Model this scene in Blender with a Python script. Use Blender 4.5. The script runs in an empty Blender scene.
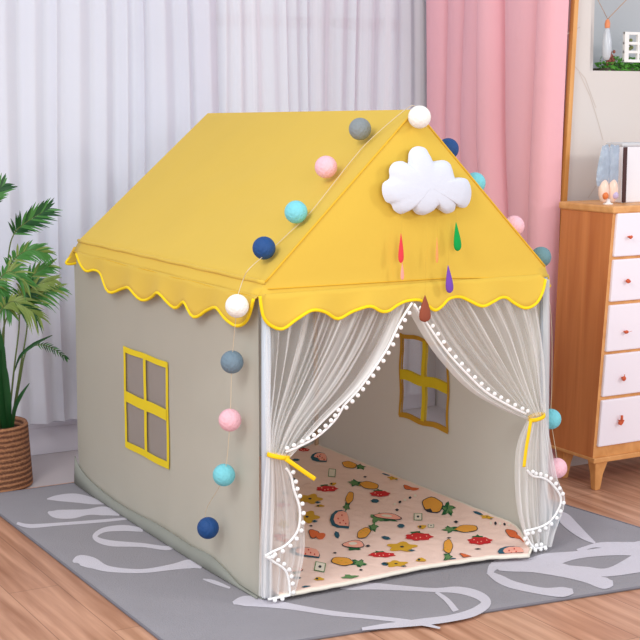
import bpy, bmesh, math, random
from mathutils import Vector, Matrix, noise
R_ = random.Random(7)
SC = bpy.context.scene
COL = SC.collection
V = Vector
# ------------------------------------------------------------------ camera
CAMP = V((-1.7096, -3.2914, 1.3131)); YAW = 0.52143; PIT = 0.14746; FPX = 1446.2
FW = V((math.sin(YAW)*math.cos(PIT), math.cos(YAW)*math.cos(PIT), -math.sin(PIT)))
RT = FW.cross(V((0, 0, 1))).normalized(); UP = RT.cross(FW)
cam = bpy.data.cameras.new('camera'); camo = bpy.data.objects.new('camera', cam); COL.objects.link(camo)
cam.sensor_width = 36; cam.lens = FPX*36/640; cam.clip_start = .05
m = Matrix((RT, UP, -FW)).transposed().to_4x4(); m.translation = CAMP
camo.matrix_world = m; SC.camera = camo
# ------------------------------------------------------------------ light
w = bpy.data.worlds.new('world'); SC.world = w; w.use_nodes = True
w.node_tree.nodes['Background'].inputs[0].default_value = (0.90, 0.93, 1.0, 1)
w.node_tree.nodes['Background'].inputs[1].default_value = 0.88
def area(name, loc, target, size, power, col):
    l = bpy.data.lights.new(name, 'AREA'); l.size = size; l.energy = power; l.color = col; l.shape = 'DISK'
    o = bpy.data.objects.new(name, l); COL.objects.link(o); o.location = loc
    o.rotation_euler = (V(target)-V(loc)).to_track_quat('-Z', 'Y').to_euler()
area('room_lamp_right', (3.0, -2.9, 2.35), (.5, 0, .8), .6, 35, (1, .97, .92))
area('room_lamp_left', (-2.6, -1.6, 3.0), (.2, .6, .6), 1.6, 74, (1, .97, .93))
area('front_fill_light', (-.6, -4.2, 1.7), (.5, .4, .4), 1.8, 50, (1, .98, .95))  # added fill near the camera to brighten the tent inside, not a room fixture
SC.view_settings.view_transform = 'Standard'; SC.view_settings.look = 'None'
SC.view_settings.gamma = 1; SC.view_settings.exposure = 0.0; SC.view_settings.use_curve_mapping = False
SC.cycles.transparent_max_bounces = 40; SC.cycles.max_bounces = 8
# ------------------------------------------------------------------ helpers
def ray(px, py): return FW + RT*((px-320)/FPX) + UP*((320-py)/FPX)
def at(px, py, ax, v):
    """point of the place seen at a photograph coordinate, on the plane axis=v"""
    d = ray(px, py); return CAMP + d*((v-CAMP[ax])/d[ax])
def onplane(px, py, p0, n):
    d = ray(px, py); return CAMP + d*((V(p0)-CAMP).dot(n)/d.dot(n))
def lin(c):
    return tuple(((x/255)/12.92 if x/255 <= .04045 else ((x/255+.055)/1.055)**2.4) for x in c)
ORG = {}
class MB:
    def __init__(s): s.v = []; s.f = []; s.m = []; s.uv = {}
    def add(s, vs, fs, mi=0):
        b = len(s.v); s.v += [V(a) for a in vs]; s.f += [tuple(b+i for i in f) for f in fs]; s.m += [mi]*len(fs); return b
    def box(s, a, b, mi=0, top=(0, 0, 0, 0)):
        (x0, y0, z0), (x1, y1, z1) = a, b
        tx0, tx1, ty0, ty1 = top
        s.add([(x0, y0, z0), (x1, y0, z0), (x1, y1, z0), (x0, y1, z0), (x0+tx0, y0+ty0, z1), (x1+tx1, y0+ty0, z1), (x1+tx1, y1+ty1, z1), (x0+tx0, y1+ty1, z1)],
              [(0, 3, 2, 1), (4, 5, 6, 7), (0, 1, 5, 4), (1, 2, 6, 5), (2, 3, 7, 6), (3, 0, 4, 7)], mi)
    def grid(s, fn, nu, nv, mi=0, uv=False, skip=None, closeu=False):
        b = len(s.v)
        for j in range(nv+1):
            for i in range(nu+(0 if closeu else 1)):
                u, v = i/nu, j/nv; s.v.append(V(fn(u, v)))
                if uv: s.uv[len(s.v)-1] = (u, v)
        n = nu if closeu else nu+1
        for j in range(nv):
            for i in range(nu):
                if skip and skip((i+.5)/nu, (j+.5)/nv): continue
                a = b+j*n+i; c = b+j*n+(i+1) % n
                s.f.append((a, c, c+n, a+n)); s.m.append(mi)
    def tube(s, pts, r, n=8, mi=0, cap=True, rs=None, flat=1, fdir=None):
        pts = [V(p) for p in pts]; b = len(s.v); N = len(pts)
        t0 = (pts[1]-pts[0]).normalized(); a = t0.orthogonal().normalized()
        if fdir is not None:
            a = V(fdir) - t0*V(fdir).dot(t0); a.normalize()
        for i, p in enumerate(pts):
            t = (pts[min(i+1, N-1)]-pts[max(i-1, 0)]).normalized()
            a = (a-t*a.dot(t)).normalized(); c = t.cross(a)
            rr = rs[i] if rs else r
            for k in range(n):
                th = 2*math.pi*k/n; s.v.append(p+a*(math.cos(th)*rr*flat)+c*(math.sin(th)*rr))
        for i in range(N-1):
            for k in range(n):
                q = b+i*n+k; q2 = b+i*n+(k+1) % n
                s.f.append((q, q2, q2+n, q+n)); s.m.append(mi)
        if cap:
            s.f.append(tuple(b+k for k in range(n))[::-1]); s.f.append(tuple(b+(N-1)*n+k for k in range(n))); s.m += [mi, mi]
    def ball(s, c, r, nu=16, nv=10, mi=0, sc=(1, 1, 1), rot=None):
        c = V(c); b = len(s.v)
        def P(th, ph):
            d = V((math.sin(ph)*math.cos(th)*sc[0], math.sin(ph)*math.sin(th)*sc[1], math.cos(ph)*sc[2]))*r
            return c+(rot @ d if rot else d)
        s.v.append(P(0, 0))
        for j in range(1, nv):
            for i in range(nu): s.v.append(P(2*math.pi*i/nu, math.pi*j/nv))
        s.v.append(P(0, math.pi)); e = len(s.v)-1
        for i in range(nu):
            s.f.append((b, b+1+i, b+1+(i+1) % nu)); s.m.append(mi)
            s.f.append((e, e-nu+(i+1) % nu, e-nu+i)); s.m.append(mi)
            for j in range(nv-2):
                a = b+1+j*nu+i; a2 = b+1+j*nu+(i+1) % nu
                s.f.append((a, a+nu, a2+nu, a2)); s.m.append(mi)
    def lathe(s, prof, c, n=40, mi=0):
        c = V(c)
        s.grid(lambda u, v: c+V((prof[round(v*(len(prof)-1))][0]*math.cos(2*math.pi*u), prof[round(v*(len(prof)-1))][0]*math.sin(2*math.pi*u), prof[round(v*(len(prof)-1))][1])), n, len(prof)-1, mi, closeu=True)
    def prism(s, outline, off, mi=0):
        n = len(outline); o = [V(p) for p in outline]; off = V(off)
        s.add(o+[p+off for p in o], [tuple(range(n))[::-1], tuple(range(n, 2*n))]+[(i, (i+1) % n, n+(i+1) % n, n+i) for i in range(n)], mi)
    def build(s, name, mats, parent=None, org=None, smooth=True, solid=0, bevel=0, sub=0, weld=False):
        if not isinstance(mats, (list, tuple)): mats = [mats]
        o_ = ORG[parent.name] if parent else V(org if org is not None else (0, 0, 0))
        me = bpy.data.meshes.new(name); me.from_pydata([v-o_ for v in s.v], [], s.f)
        for a in mats: me.materials.append(a)
        me.polygons.foreach_set('material_index', s.m)
        me.polygons.foreach_set('use_smooth', [smooth]*len(s.f))
        if s.uv:
            l = me.uv_layers.new(name='UVMap')
            for lp in me.loops: l.data[lp.index].uv = s.uv.get(lp.vertex_index, (0, 0))
        me.validate(); me.update()
        bm = bmesh.new(); bm.from_mesh(me)
        if weld: bmesh.ops.remove_doubles(bm, verts=bm.verts, dist=.0012)
        bmesh.ops.recalc_face_normals(bm, faces=bm.faces)
        if weld:
            for ed in bm.edges:
                if len(ed.link_faces) == 2 and ed.calc_face_angle(0) > .45: ed.smooth = False
        bm.to_mesh(me); bm.free()
        o = bpy.data.objects.new(name, me); COL.objects.link(o)
        if parent: o.parent = parent
        else: o.location = o_
        ORG[o.name] = o_
        if solid:
            md = o.modifiers.new('solid', 'SOLIDIFY'); md.thickness = solid; md.offset = 0
        if bevel:
            md = o.modifiers.new('bevel', 'BEVEL'); md.width = bevel; md.segments = 2; md.limit_method = 'ANGLE'
        if sub:
            md = o.modifiers.new('sub', 'SUBSURF'); md.levels = sub; md.render_levels = sub
        return o
def tag(o, label=None, cat=None, group=None, kind=None):
    for k, v in (('label', label), ('category', cat), ('group', group), ('kind', kind)):
        if v: o[k] = v
    return o
def empty(name, loc, label, cat, group=None):
    o = bpy.data.objects.new(name, None); COL.objects.link(o); o.location = loc; o.empty_display_size = .05
    ORG[o.name] = V(loc); return tag(o, label, cat, group)
def smoothpts(pts, k=6, closed=False):
    P = [V(p) for p in pts]; n = len(P); out = []
    rng = range(n) if closed else range(n-1)
    for i in rng:
        if closed: a, b, c, d = P[(i-1) % n], P[i], P[(i+1) % n], P[(i+2) % n]
        else: a, b, c, d = P[max(i-1, 0)], P[i], P[i+1], P[min(i+2, n-1)]
        for j in range(k):
            t = j/k
            out.append(.5*((2*b)+(c-a)*t+(2*a-5*b+4*c-d)*t*t+(3*b-a-3*c+d)*t**3))
    if not closed: out.append(P[-1])
    return out
def interp(pts, t):
    """point at t (0..1) on a polyline"""
    n = len(pts)-1; x = min(max(t*n, 0), n-1e-6); i = int(x); return pts[i].lerp(pts[i+1], x-i)
# ------------------------------------------------------------------ materials
def nodes(name):
    mt = bpy.data.materials.new(name); mt.use_nodes = True
    nt = mt.node_tree; return mt, nt, nt.nodes['Principled BSDF'], nt.nodes, nt.links
def coords(nt, scale=(1, 1, 1), kind='Object', rot=(0, 0, 0)):
    c = nt.nodes.new('ShaderNodeTexCoord'); mp = nt.nodes.new('ShaderNodeMapping')
    mp.inputs['Scale'].default_value = scale; mp.inputs['Rotation'].default_value = rot
    nt.links.new(c.outputs[kind], mp.inputs[0]); return mp.outputs[0]
def mat(name, c, rough=.7, var=.06, scale=8, bump=0, bscale=60, trans=0, metal=0, spec=.3, sc3=(1, 1, 1), sheen=0, alpha=1):
    mt, nt, b, N, L = nodes(name)
    c = lin(c); b.inputs['Roughness'].default_value = rough; b.inputs['Metallic'].default_value = metal
    b.inputs['Specular IOR Level'].default_value = spec; b.inputs['Sheen Weight'].default_value = sheen
    co = coords(nt, sc3)
    nz = N.new('ShaderNodeTexNoise'); nz.inputs['Scale'].default_value = scale; nz.inputs['Detail'].default_value = 4; L.new(co, nz.inputs[0])
    rp = N.new('ShaderNodeMix'); rp.data_type = 'RGBA'
    rp.inputs[6].default_value = (*[x*(1-var) for x in c], 1); rp.inputs[7].default_value = (*[min(1, x*(1+var)) for x in c], 1)
    L.new(nz.outputs[0], rp.inputs[0]); L.new(rp.outputs[2], b.inputs['Base Color'])
    if bump:
        n2 = N.new('ShaderNodeTexNoise'); n2.inputs['Scale'].default_value = bscale; n2.inputs['Detail'].default_value = 5; L.new(co, n2.inputs[0])
        bp = N.new('ShaderNodeBump'); bp.inputs['Strength'].default_value = bump; bp.inputs['Distance'].default_value = .01
        L.new(n2.outputs[0], bp.inputs['Height']); L.new(bp.outputs[0], b.inputs['Normal'])
    if trans or alpha < 1:
        out = N['Material Output']; last = b.outputs[0]
        if trans:
            t = N.new('ShaderNodeBsdfTranslucent'); L.new(rp.outputs[2], t.inputs[0])
            mx = N.new('ShaderNodeMixShader'); mx.inputs[0].default_value = trans
            L.new(last, mx.inputs[1]); L.new(t.outputs[0], mx.inputs[2]); last = mx.outputs[0]
        if alpha < 1:
            t = N.new('ShaderNodeBsdfTransparent'); mx = N.new('ShaderNodeMixShader'); mx.inputs[0].default_value = alpha
            L.new(t.outputs[0], mx.inputs[1]); L.new(last, mx.inputs[2]); last = mx.outputs[0]
        L.new(last, out.inputs[0])
    return mt
def tulle_mat(name, c, base, streak, stops, fine=70):
    """net cloth: share of thread versus hole varies across the gathered width (uv.x)"""
    mt, nt, b, N, L = nodes(name)
    b.inputs['Base Color'].default_value = (*lin(c), 1); b.inputs['Roughness'].default_value = .9
    uv = N.new('ShaderNodeTexCoord'); mp = N.new('ShaderNodeMapping'); mp.inputs['Scale'].default_value = (fine, .8, 1); L.new(uv.outputs['UV'], mp.inputs[0])
    nz = N.new('ShaderNodeTexNoise'); nz.inputs['Scale'].default_value = 1; nz.inputs['Detail'].default_value = 1.5; L.new(mp.outputs[0], nz.inputs[0])
    cr = N.new('ShaderNodeValToRGB'); cr.color_ramp.elements[0].position = .48; cr.color_ramp.elements[1].position = .68; L.new(nz.outputs[0], cr.inputs[0])
    sep = N.new('ShaderNodeSeparateXYZ'); L.new(uv.outputs['UV'], sep.inputs[0])
    r2 = N.new('ShaderNodeValToRGB'); els = r2.color_ramp.elements
    while len(els) < len(stops): els.new(.5)
    for e, (p, v) in zip(els, stops): e.position = p; e.color = (v, v, v, 1)
    L.new(sep.outputs[0], r2.inputs[0])
    mu = N.new('ShaderNodeMath'); mu.operation = 'MULTIPLY_ADD'; mu.inputs[1].default_value = streak; L.new(cr.outputs[0], mu.inputs[0]); mu.inputs[2].default_value = base
    ad = N.new('ShaderNodeMath'); ad.operation = 'ADD'; ad.use_clamp = True; L.new(mu.outputs[0], ad.inputs[0]); L.new(r2.outputs[0], ad.inputs[1])
    tl = N.new('ShaderNodeBsdfTranslucent'); tl.inputs[0].default_value = (*lin(c), 1)
    m1 = N.new('ShaderNodeMixShader'); m1.inputs[0].default_value = .35; L.new(b.outputs[0], m1.inputs[1]); L.new(tl.outputs[0], m1.inputs[2])
    tr = N.new('ShaderNodeBsdfTransparent'); m2 = N.new('ShaderNodeMixShader')
    L.new(ad.outputs[0], m2.inputs[0]); L.new(tr.outputs[0], m2.inputs[1]); L.new(m1.outputs[0], m2.inputs[2]); L.new(m2.outputs[0], N['Material Output'].inputs[0])
    return mt
def wood(name, c1, c2, scale, stretch, rough=.45, bump=.05):
    mt, nt, b, N, L = nodes(name); co = coords(nt, stretch)
    nz = N.new('ShaderNodeTexNoise'); nz.inputs['Scale'].default_value = scale; nz.inputs['Detail'].default_value = 6; nz.inputs['Distortion'].default_value = .6; L.new(co, nz.inputs[0])
    cr = N.new('ShaderNodeValToRGB'); cr.color_ramp.elements[0].position = .32; cr.color_ramp.elements[1].position = .68
    cr.color_ramp.elements[0].color = (*lin(c1), 1); cr.color_ramp.elements[1].color = (*lin(c2), 1)
    L.new(nz.outputs[0], cr.inputs[0]); L.new(cr.outputs[0], b.inputs['Base Color']); b.inputs['Roughness'].default_value = rough
    return mt
def floor_mat():
    mt, nt, b, N, L = nodes('laminate_planks')
    co = coords(nt, (1, 1, 1), 'Object', (0, 0, math.pi/2))
    br = N.new('ShaderNodeTexBrick'); br.inputs['Scale'].default_value = 1; br.inputs['Brick Width'].default_value = 1.1; br.inputs['Row Height'].default_value = .14
    br.inputs['Mortar Size'].default_value = .0012; br.inputs['Bias'].default_value = 0; br.offset = .37
    br.inputs['Color1'].default_value = (*lin((212, 168, 142)), 1); br.inputs['Color2'].default_value = (*lin((198, 150, 124)), 1); br.inputs['Mortar'].default_value = (*lin((150, 108, 86)), 1)
    L.new(co, br.inputs[0])
    nz = N.new('ShaderNodeTexNoise'); nz.inputs['Scale'].default_value = 7; nz.inputs['Detail'].default_value = 6; nz.inputs['Distortion'].default_value = .25
    L.new(coords(nt, (4.6, .30, 1)), nz.inputs[0])
    cr = N.new('ShaderNodeValToRGB'); cr.color_ramp.elements[0].position = .3; cr.color_ramp.elements[1].position = .7
    cr.color_ramp.elements[0].color = (.60, .48, .40, 1); cr.color_ramp.elements[1].color = (1.12, 1.1, 1.08, 1); L.new(nz.outputs[0], cr.inputs[0])
    mx = N.new('ShaderNodeMix'); mx.data_type = 'RGBA'; mx.blend_type = 'MULTIPLY'; mx.inputs[0].default_value = 1
    L.new(br.outputs[0], mx.inputs[6]); L.new(cr.outputs[0], mx.inputs[7]); L.new(mx.outputs[2], b.inputs['Base Color'])
    b.inputs['Roughness'].default_value = .38; b.inputs['Specular IOR Level'].default_value = .35
    return mt
M = {}
M['floor'] = floor_mat()
M['stone'] = mat('pale_stone', (196, 188, 190), .5, .06, 3)
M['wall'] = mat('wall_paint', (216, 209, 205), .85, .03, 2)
M['wall_line'] = mat('wall_pattern_line', (206, 194, 186), .85)
M['white_paint'] = mat('white_trim_paint', (222, 218, 228), .5, .03, 4)
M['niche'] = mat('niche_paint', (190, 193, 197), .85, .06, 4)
M['sheer_white'] = mat('white_curtain_cloth', (238, 238, 247), .9, .03, 3, trans=.4)
M['sheer'] = tulle_mat('window_sheer', (248, 246, 252), .72, .2, [(0, .1), (1, .1)], 34)
M['pink'] = mat('pink_curtain_cloth', (246, 188, 198), .85, .05, 3, trans=.12, bump=.15, bscale=30)
M['yellow'] = mat('yellow_canvas', (226, 190, 74), .85, .035, 5, bump=.25, bscale=9, trans=.08, sheen=.1)
M['yellow_seam'] = mat('yellow_seam_cloth', (226, 178, 48), .85, .03, 5)
M['piping'] = mat('bright_yellow_piping', (250, 216, 20), .7, .03, 5)
M['canvas'] = mat('grey_canvas', (212, 212, 200), .9, .03, 5, bump=.3, bscale=7, trans=.45)
M['canvas_in'] = mat('grey_canvas_hem', (146, 148, 140), .85, .04, 6, bump=.3, bscale=9)
M['tape'] = mat('window_tape', (232, 206, 34), .75, .05, 12)
M['tape_edge'] = mat('window_tape_edge', (206, 158, 48), .75, .08, 20)
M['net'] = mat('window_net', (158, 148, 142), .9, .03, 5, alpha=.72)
M['net_clear'] = mat('window_net_thin', (205, 203, 205), .9, .03, 5, alpha=.22)
M['pole'] = mat('white_pole', (192, 200, 210), .35, .02, 5)
M['pole_wood'] = wood('pole_wood', (190, 160, 130), (214, 188, 160), 6, (1, 1, .2))
M['tulle_l'] = tulle_mat('tulle_net_left', (255, 255, 255), .13, .50, [(0, .10), (.10, .03), (.30, .03), (.36, .12), (.42, .0), (.60, .03), (.68, .16), (.74, 0), (.88, 0), (.92, .35), (1, .55)], 48)
M['tulle_r'] = tulle_mat('tulle_net_right', (255, 255, 255), .16, .46, [(0, .45), (.07, .42), (.14, .10), (.2, .04), (.34, .10), (.40, .02), (.55, .03), (.62, .12), (.68, .03), (.86, .06), (1, .1)], 42)
M['tulle_low'] = tulle_mat('tulle_net_hanging', (255, 255, 255), .36, .30, [(0, .1), (.5, .02), (1, .1)], 26)
M['pom'] = mat('pompom_white', (250, 250, 250), .95, .02, 60, bump=.4, bscale=200)
M['felt_white'] = mat('white_felt', (214, 219, 232), .95, .015, 12, bump=.15, bscale=60)
def felt(c, n): return mat(n, c, .95, .06, 40, bump=.2, bscale=120)
M['rug'] = mat('grey_rug_pile', (150, 147, 153), .95, .07, 6, bump=.35, bscale=220)
M['rug_line'] = mat('pale_rug_pile', (206, 202, 212), .95, .05, 9, bump=.35, bscale=220)
M['rug_edge'] = mat('rug_binding', (120, 118, 126), .9)
# ------------------------------------------------------------------ structure
f = MB(); f.box((-2.6, -3.6, -.05), (3.4, 1.44, 0)); tag(f.build('floor', M['floor'], smooth=False), kind='structure')
f = MB(); f.box((-2.6, 1.44, -.05), (3.4, 2.0, 0)); tag(f.build('floor', M['stone'], smooth=False), kind='structure')
WY = 1.90
f = MB()
for a, b in (((-2.6, WY, 0), (3.4, WY+.12, .62)), ((-2.6, WY, 2.45), (3.4, WY+.12, 2.7)), ((-2.6, WY, .62), (-1.3, WY+.12, 2.45)), ((1.75, WY, .62), (3.4, WY+.12, 2.45))): f.box(a, b)
tag(f.build('wall_back', M['wall'], smooth=False), kind='structure')
win = MB()
zt = at(280, 27, 1, WY+.05).z
for a, b in (((-1.3, WY+.03, .62), (1.75, WY+.09, .67)), ((-1.3, WY+.03, 2.40), (1.75, WY+.09, 2.45)), ((-1.3, WY+.03, .67), (-1.25, WY+.09, 2.40)), ((1.70, WY+.03, .67), (1.75, WY+.09, 2.40)),
             ((-1.25, WY+.03, zt), (1.70, WY+.09, zt+.045))): win.box(a, b)
for x in (-.55, at(212, 40, 1, WY+.05).x, 1.35): win.box((x-.02, WY+.03, .67), (x+.02, WY+.09, 2.40))
wo = tag(win.build('window_1', mat('window_frame_paint', (206, 210, 216), .5, .02), smooth=False, bevel=.004), kind='structure')
gl = MB(); gl.box((-1.25, WY+.058, .67), (1.70, WY+.062, 2.40))
gmt, gnt, gb, GN, GL = nodes('window_glass'); tr = GN.new('ShaderNodeBsdfTransparent'); tr.inputs[0].default_value = (.86, .9, .93, 1); g2 = GN.new('ShaderNodeMixShader'); g2.inputs[0].default_value = .1
gb.inputs['Roughness'].default_value = .05; GL.new(tr.outputs[0], g2.inputs[1]); GL.new(gb.outputs[0], g2.inputs[2]); GL.new(g2.outputs[0], GN['Material Output'].inputs[0])
tag(gl.build('window_pane', gmt, parent=wo, smooth=False))
# right side wall, slanting towards the back, then the wall with the niche
A = V((1.665, .79, 0)); B = V((1.86, WY, 0)); nrm = V((B.y-A.y, -(B.x-A.x), 0)).normalized()
f = MB(); f.prism([A+V((0, 0, 0)), B, B+nrm*.1, A+V((.1, 0, 0))], (0, 0, 2.7)); tag(f.build('wall_right', M['wall'], smooth=False), kind='structure')
NY = .74
nx0 = at(590, 60, 1, NY).x; nz0 = at(620, 71, 1, NY).z
f = MB()
a_ = at(577, 0, 1, NY-.01); b_ = at(565.5, 199, 1, NY-.01); k_ = (a_.x-b_.x)/(a_.z-b_.z)
def ex(z): return b_.x+(z-b_.z)*k_-.012
f.prism([(ex(0), NY, 0), (3.4, NY, 0), (3.4, NY, nz0), (ex(nz0), NY, nz0)], (0, .05, 0)); f.prism([(ex(nz0), NY, nz0), (nx0, NY, nz0), (nx0, NY, 2.3), (ex(2.3), NY, 2.3)], (0, .05, 0)); f.prism([(ex(2.3), NY, 2.3), (3.4, NY, 2.3), (3.4, NY, 2.7), (ex(2.7), NY, 2.7)], (0, .05, 0)); f.box((2.6, NY, nz0), (3.4, NY+.05, 2.3))
for pts in ([(567, 34), (580, 27), (600, 18)], [(579, 72), (590, 96), (597, 118), (603, 140)], [(571, 62), (585, 78), (596, 108)], [(596, 186), (588, 198)]):
    P = [at(x, y, 1, NY-.0006) for x, y in pts]
    for i in range(len(P)-1):
        d = (P[i+1]-P[i]).normalized(); n_ = V((-d.z, 0, d.x))*.0018
        if P[i].z > nz0 and P[i+1].x > nx0: continue
        f.add([P[i]-n_, P[i+1]-n_, P[i+1]+n_, P[i]+n_], [(0, 1, 2, 3)], 1)
tag(f.build('wall_front_right', [M['wall'], M['wall_line']], smooth=False), kind='structure')
f = MB()
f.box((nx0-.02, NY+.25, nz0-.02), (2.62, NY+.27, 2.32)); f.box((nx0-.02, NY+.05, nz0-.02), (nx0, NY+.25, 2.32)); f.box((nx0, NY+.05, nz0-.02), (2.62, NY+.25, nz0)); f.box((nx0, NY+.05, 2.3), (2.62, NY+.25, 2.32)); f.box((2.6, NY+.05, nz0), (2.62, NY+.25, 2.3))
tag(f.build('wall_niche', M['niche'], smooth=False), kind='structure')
# wooden strip on the corner
f = MB(); a = at(577, 0, 1, NY-.01); b = at(565.5, 199, 1, NY-.01); k = (a.x-b.x)/(a.z-b.z)
X0 = b.x-b.z*k; X1 = X0+2.7*k
f.add([(X0-.018, NY-.02, 0), (X0, NY-.02, 0), (X0, NY+.0, 0), (X0-.018, NY+.0, 0), (X1-.018, NY-.02, 2.7), (X1, NY-.02, 2.7), (X1, NY, 2.7), (X1-.018, NY, 2.7)], [(0, 3, 2, 1), (4, 5, 6, 7), (0, 1, 5, 4), (1, 2, 6, 5), (2, 3, 7, 6), (3, 0, 4, 7)])
M['strip'] = wood('honey_wood', (196, 130, 62), (224, 164, 96), 5, (6, 6, .5))
tag(f.build('trim_1', M['strip'], smooth=False), kind='structure')
f = MB(); f.box((-2.6, WY-.018, 0), (1.85, WY, .105)); f.box((-2.6, WY-.024, .105), (1.85, WY, .122)); tag(f.build('baseboard_back', M['white_paint'], smooth=False, bevel=.003), kind='structure')

# ------------------------------------------------------------------ curtains
def curtain(name, mt, p0, p1, z0, z1, folds, amp, seed, label, cat, dens=10, taper=0, lean=0):
    r = random.Random(seed); p0, p1 = V((*p0, 0)), V((*p1, 0)); d = p1-p0; L_ = d.length; d.normalize(); n = V((d.y, -d.x, 0))
    ph = [r.uniform(0, 6) for _ in range(5)]; nu = int(folds*dens)
    edges = [0]
    for i in range(folds): edges.append(edges[-1]+r.uniform(.6, 1.5))
    edges = [e/edges[-1] for e in edges]; amps = [r.uniform(.6, 1.15) for _ in range(folds)]
    def F(u, v):
        i = 0
        while i < folds-1 and u > edges[i+1]: i += 1
        t = (u-edges[i])/(edges[i+1]-edges[i])
        z = z0+(z1-z0)*v
        o = amp*amps[i]*(math.sin(math.pi*min(max(t, 0), 1))**.8*2-1)*(1-.25*v)+amp*.25*math.sin(u*folds*1.7+ph[0]+z*1.2)
        s = amp*.35*math.sin(2*math.pi*t)+.012*math.sin(z*2.1+ph[1]+u*9)
        tp = min(1, max(0, (1.25-z)/.85)); L2 = L_*(1-taper*tp*tp*(3-2*tp))
        return p0+d*(u*L2+s+lean*(1-v))+n*o+V((0, 0, z))
    b = MB(); b.grid(F, nu, 26, uv=True)
    return tag(b.build(name, mt, org=(p0+V((0, 0, z0)))), label, cat)
lx = at(219, 60, 1, 1.80).x
curtain('window_curtain', M['sheer_white'], (-1.35, 1.80), (lx, 1.80), .14, 2.5, 24, .024, 3, 'thick white curtain hanging at the left of the window behind palm and tent', 'curtain')
c0 = at(200, 60, 1, 1.86).x
curtain('sheer_curtain', M['sheer'], (c0, 1.865), (1.78, 1.855), .07, 2.5, 15, .016, 11, 'thin see-through white curtain over the middle of the window above the tent ridge', 'curtain')
pk0, pk1 = (1.540, .722), (1.715, 1.77)
curtain('window_curtain', M['pink'], pk0, pk1, .01, 2.5, 6, -.060, 8, 'pink curtain hanging in deep folds between the sheer curtain and the chest of drawers', 'curtain', dens=14, taper=.26)
f = MB(); f.tube([(-1.5, 1.84, 2.52), (1.80, 1.84, 2.52)], .02, 10); f.tube([(1.79, 1.84, 2.52), (1.58, .75, 2.52)], .02, 10)
tag(f.build('trim_2', M['white_paint']), kind='structure')

# ------------------------------------------------------------------ rug
def FL(px, py, z=0): return at(px, py, 2, z)
RZ = .008
fl = V((-.345, -.27, 0)); fr = V((1.45, -.475, 0)); br_ = V((1.275, 1.41, 0)); bl = V((-.35, 1.40, 0))
rr = at(640, 535, 2, 0); r1 = at(563, 511, 2, 0)
fr = V((1.39, -.468, 0)); br_ = V((1.19, 1.41, 0))
f = MB()
f.grid(lambda u, v: (fl.lerp(fr, u)).lerp(bl.lerp(br_, u), v)+V((0, 0, RZ-.002*(u < .001 or u > .999 or v < .001 or v > .999)+.0012*math.sin(u*40)*math.sin(v*33)*0)), 60, 60, 0)
ring = []
E_ = [fl, fr, br_, bl]
for i in range(4):
    for k in range(20): ring.append(E_[i].lerp(E_[(i+1) % 4], k/20))
n = len(ring); f.add([p+V((0, 0, RZ-.002)) for p in ring]+[p+V((0, 0, .0003)) for p in ring], [(i, (i+1) % n, n+(i+1) % n, n+i) for i in range(n)], 2)
f.tube([p+V((0, 0, RZ*.55)) for p in ring]+[ring[0]+V((0, 0, RZ*.55))], .004, 6, 2)
STR = [
 [(47, 499, 1), (58, 498, 6), (75, 498, 9), (92, 501, 7), (104, 504, 1)],
 [(48, 512, 2), (56, 514, 8), (72, 514, 9), (88, 512, 6), (104, 511, 9), (120, 514, 4)],
 [(17, 523, 3), (30, 526, 4), (60, 524, 3), (100, 521, 3), (132, 518, 2)],
 [(143, 530, 4), (124, 528, 6), (104, 530, 5), (95, 537, 5), (109, 543, 6), (142, 545, 4), (169, 548, 4), (186, 541, 2)],
 [(73, 562, 2), (80, 560, 10), (92, 563, 12), (109, 569, 6), (142, 571, 4), (172, 567, 6), (190, 564, 9), (202, 567, 4)],
 [(203, 579, 1), (214, 582, 4), (230, 588, 2)],
 [(233, 603, 3), (244, 601, 10), (262, 602, 10), (294, 607, 6), (331, 613, 5), (369, 617, 4), (412, 622, 4), (440, 628, 2)],
 [(340, 588, 2), (352, 587, 6), (369, 586, 7), (402, 588, 5), (434, 590, 4), (458, 590, 7), (478, 595, 9), (486, 603, 10), (474, 612, 9), (452, 618, 7), (422, 622, 7), (385, 626, 5), (362, 629, 3)],
 [(436, 592, 3), (447, 600, 5), (456, 611, 6)],
 [(488, 572, 4), (500, 579, 9), (514, 585, 8), (542, 591, 7), (562, 592, 10), (573, 591, 5)],
 [(490, 573, 6), (495, 566, 10), (512, 565, 13), (535, 566, 13), (561, 570, 14), (587, 578, 10), (604, 583, 12), (613, 583, 5)],
 [(525, 563, 6), (548, 560, 14), (576, 555, 8), (610, 551, 9), (645, 548, 16)],
 [(578, 551, 5), (592, 546, 4), (606, 545, 6), (645, 546, 8)],
 [(565, 569, 8), (585, 571, 9), (610, 572, 9), (645, 561, 24)],
 [(556, 512, 3), (563, 517, 12), (572, 526, 12), (584, 536, 8), (595, 543, 2)]]
for si, st in enumerate(STR):
    sp = smoothpts([(a, b, c) for a, b, c in st], 6); P = []
    for i, q in enumerate(sp):
        t = (sp[min(i+1, len(sp)-1)]-sp[max(i-1, 0)]); t = V((t.x, t.y*2.2, 0)).normalized()
        nx, ny = -t.y, t.x
        P.append([FL(q.x+s_*nx*q.z/2, q.y+s_*ny*q.z/2, RZ+.0006+si*.00005) for s_ in (-1, 1)])
    P = [[a, b] for a, b in P]
    f.add([p for ab in P for p in ab], [(2*i, 2*i+1, 2*i+3, 2*i+2) for i in range(len(P)-1)], 1)
ru = f.build('rug', [M['rug'], M['rug_line'], M['rug_edge']], org=(.5, .5, 0), smooth=False)
tag(ru, 'grey rug with pale looping brushstroke lines lying under the play tent', 'rug')

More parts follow.
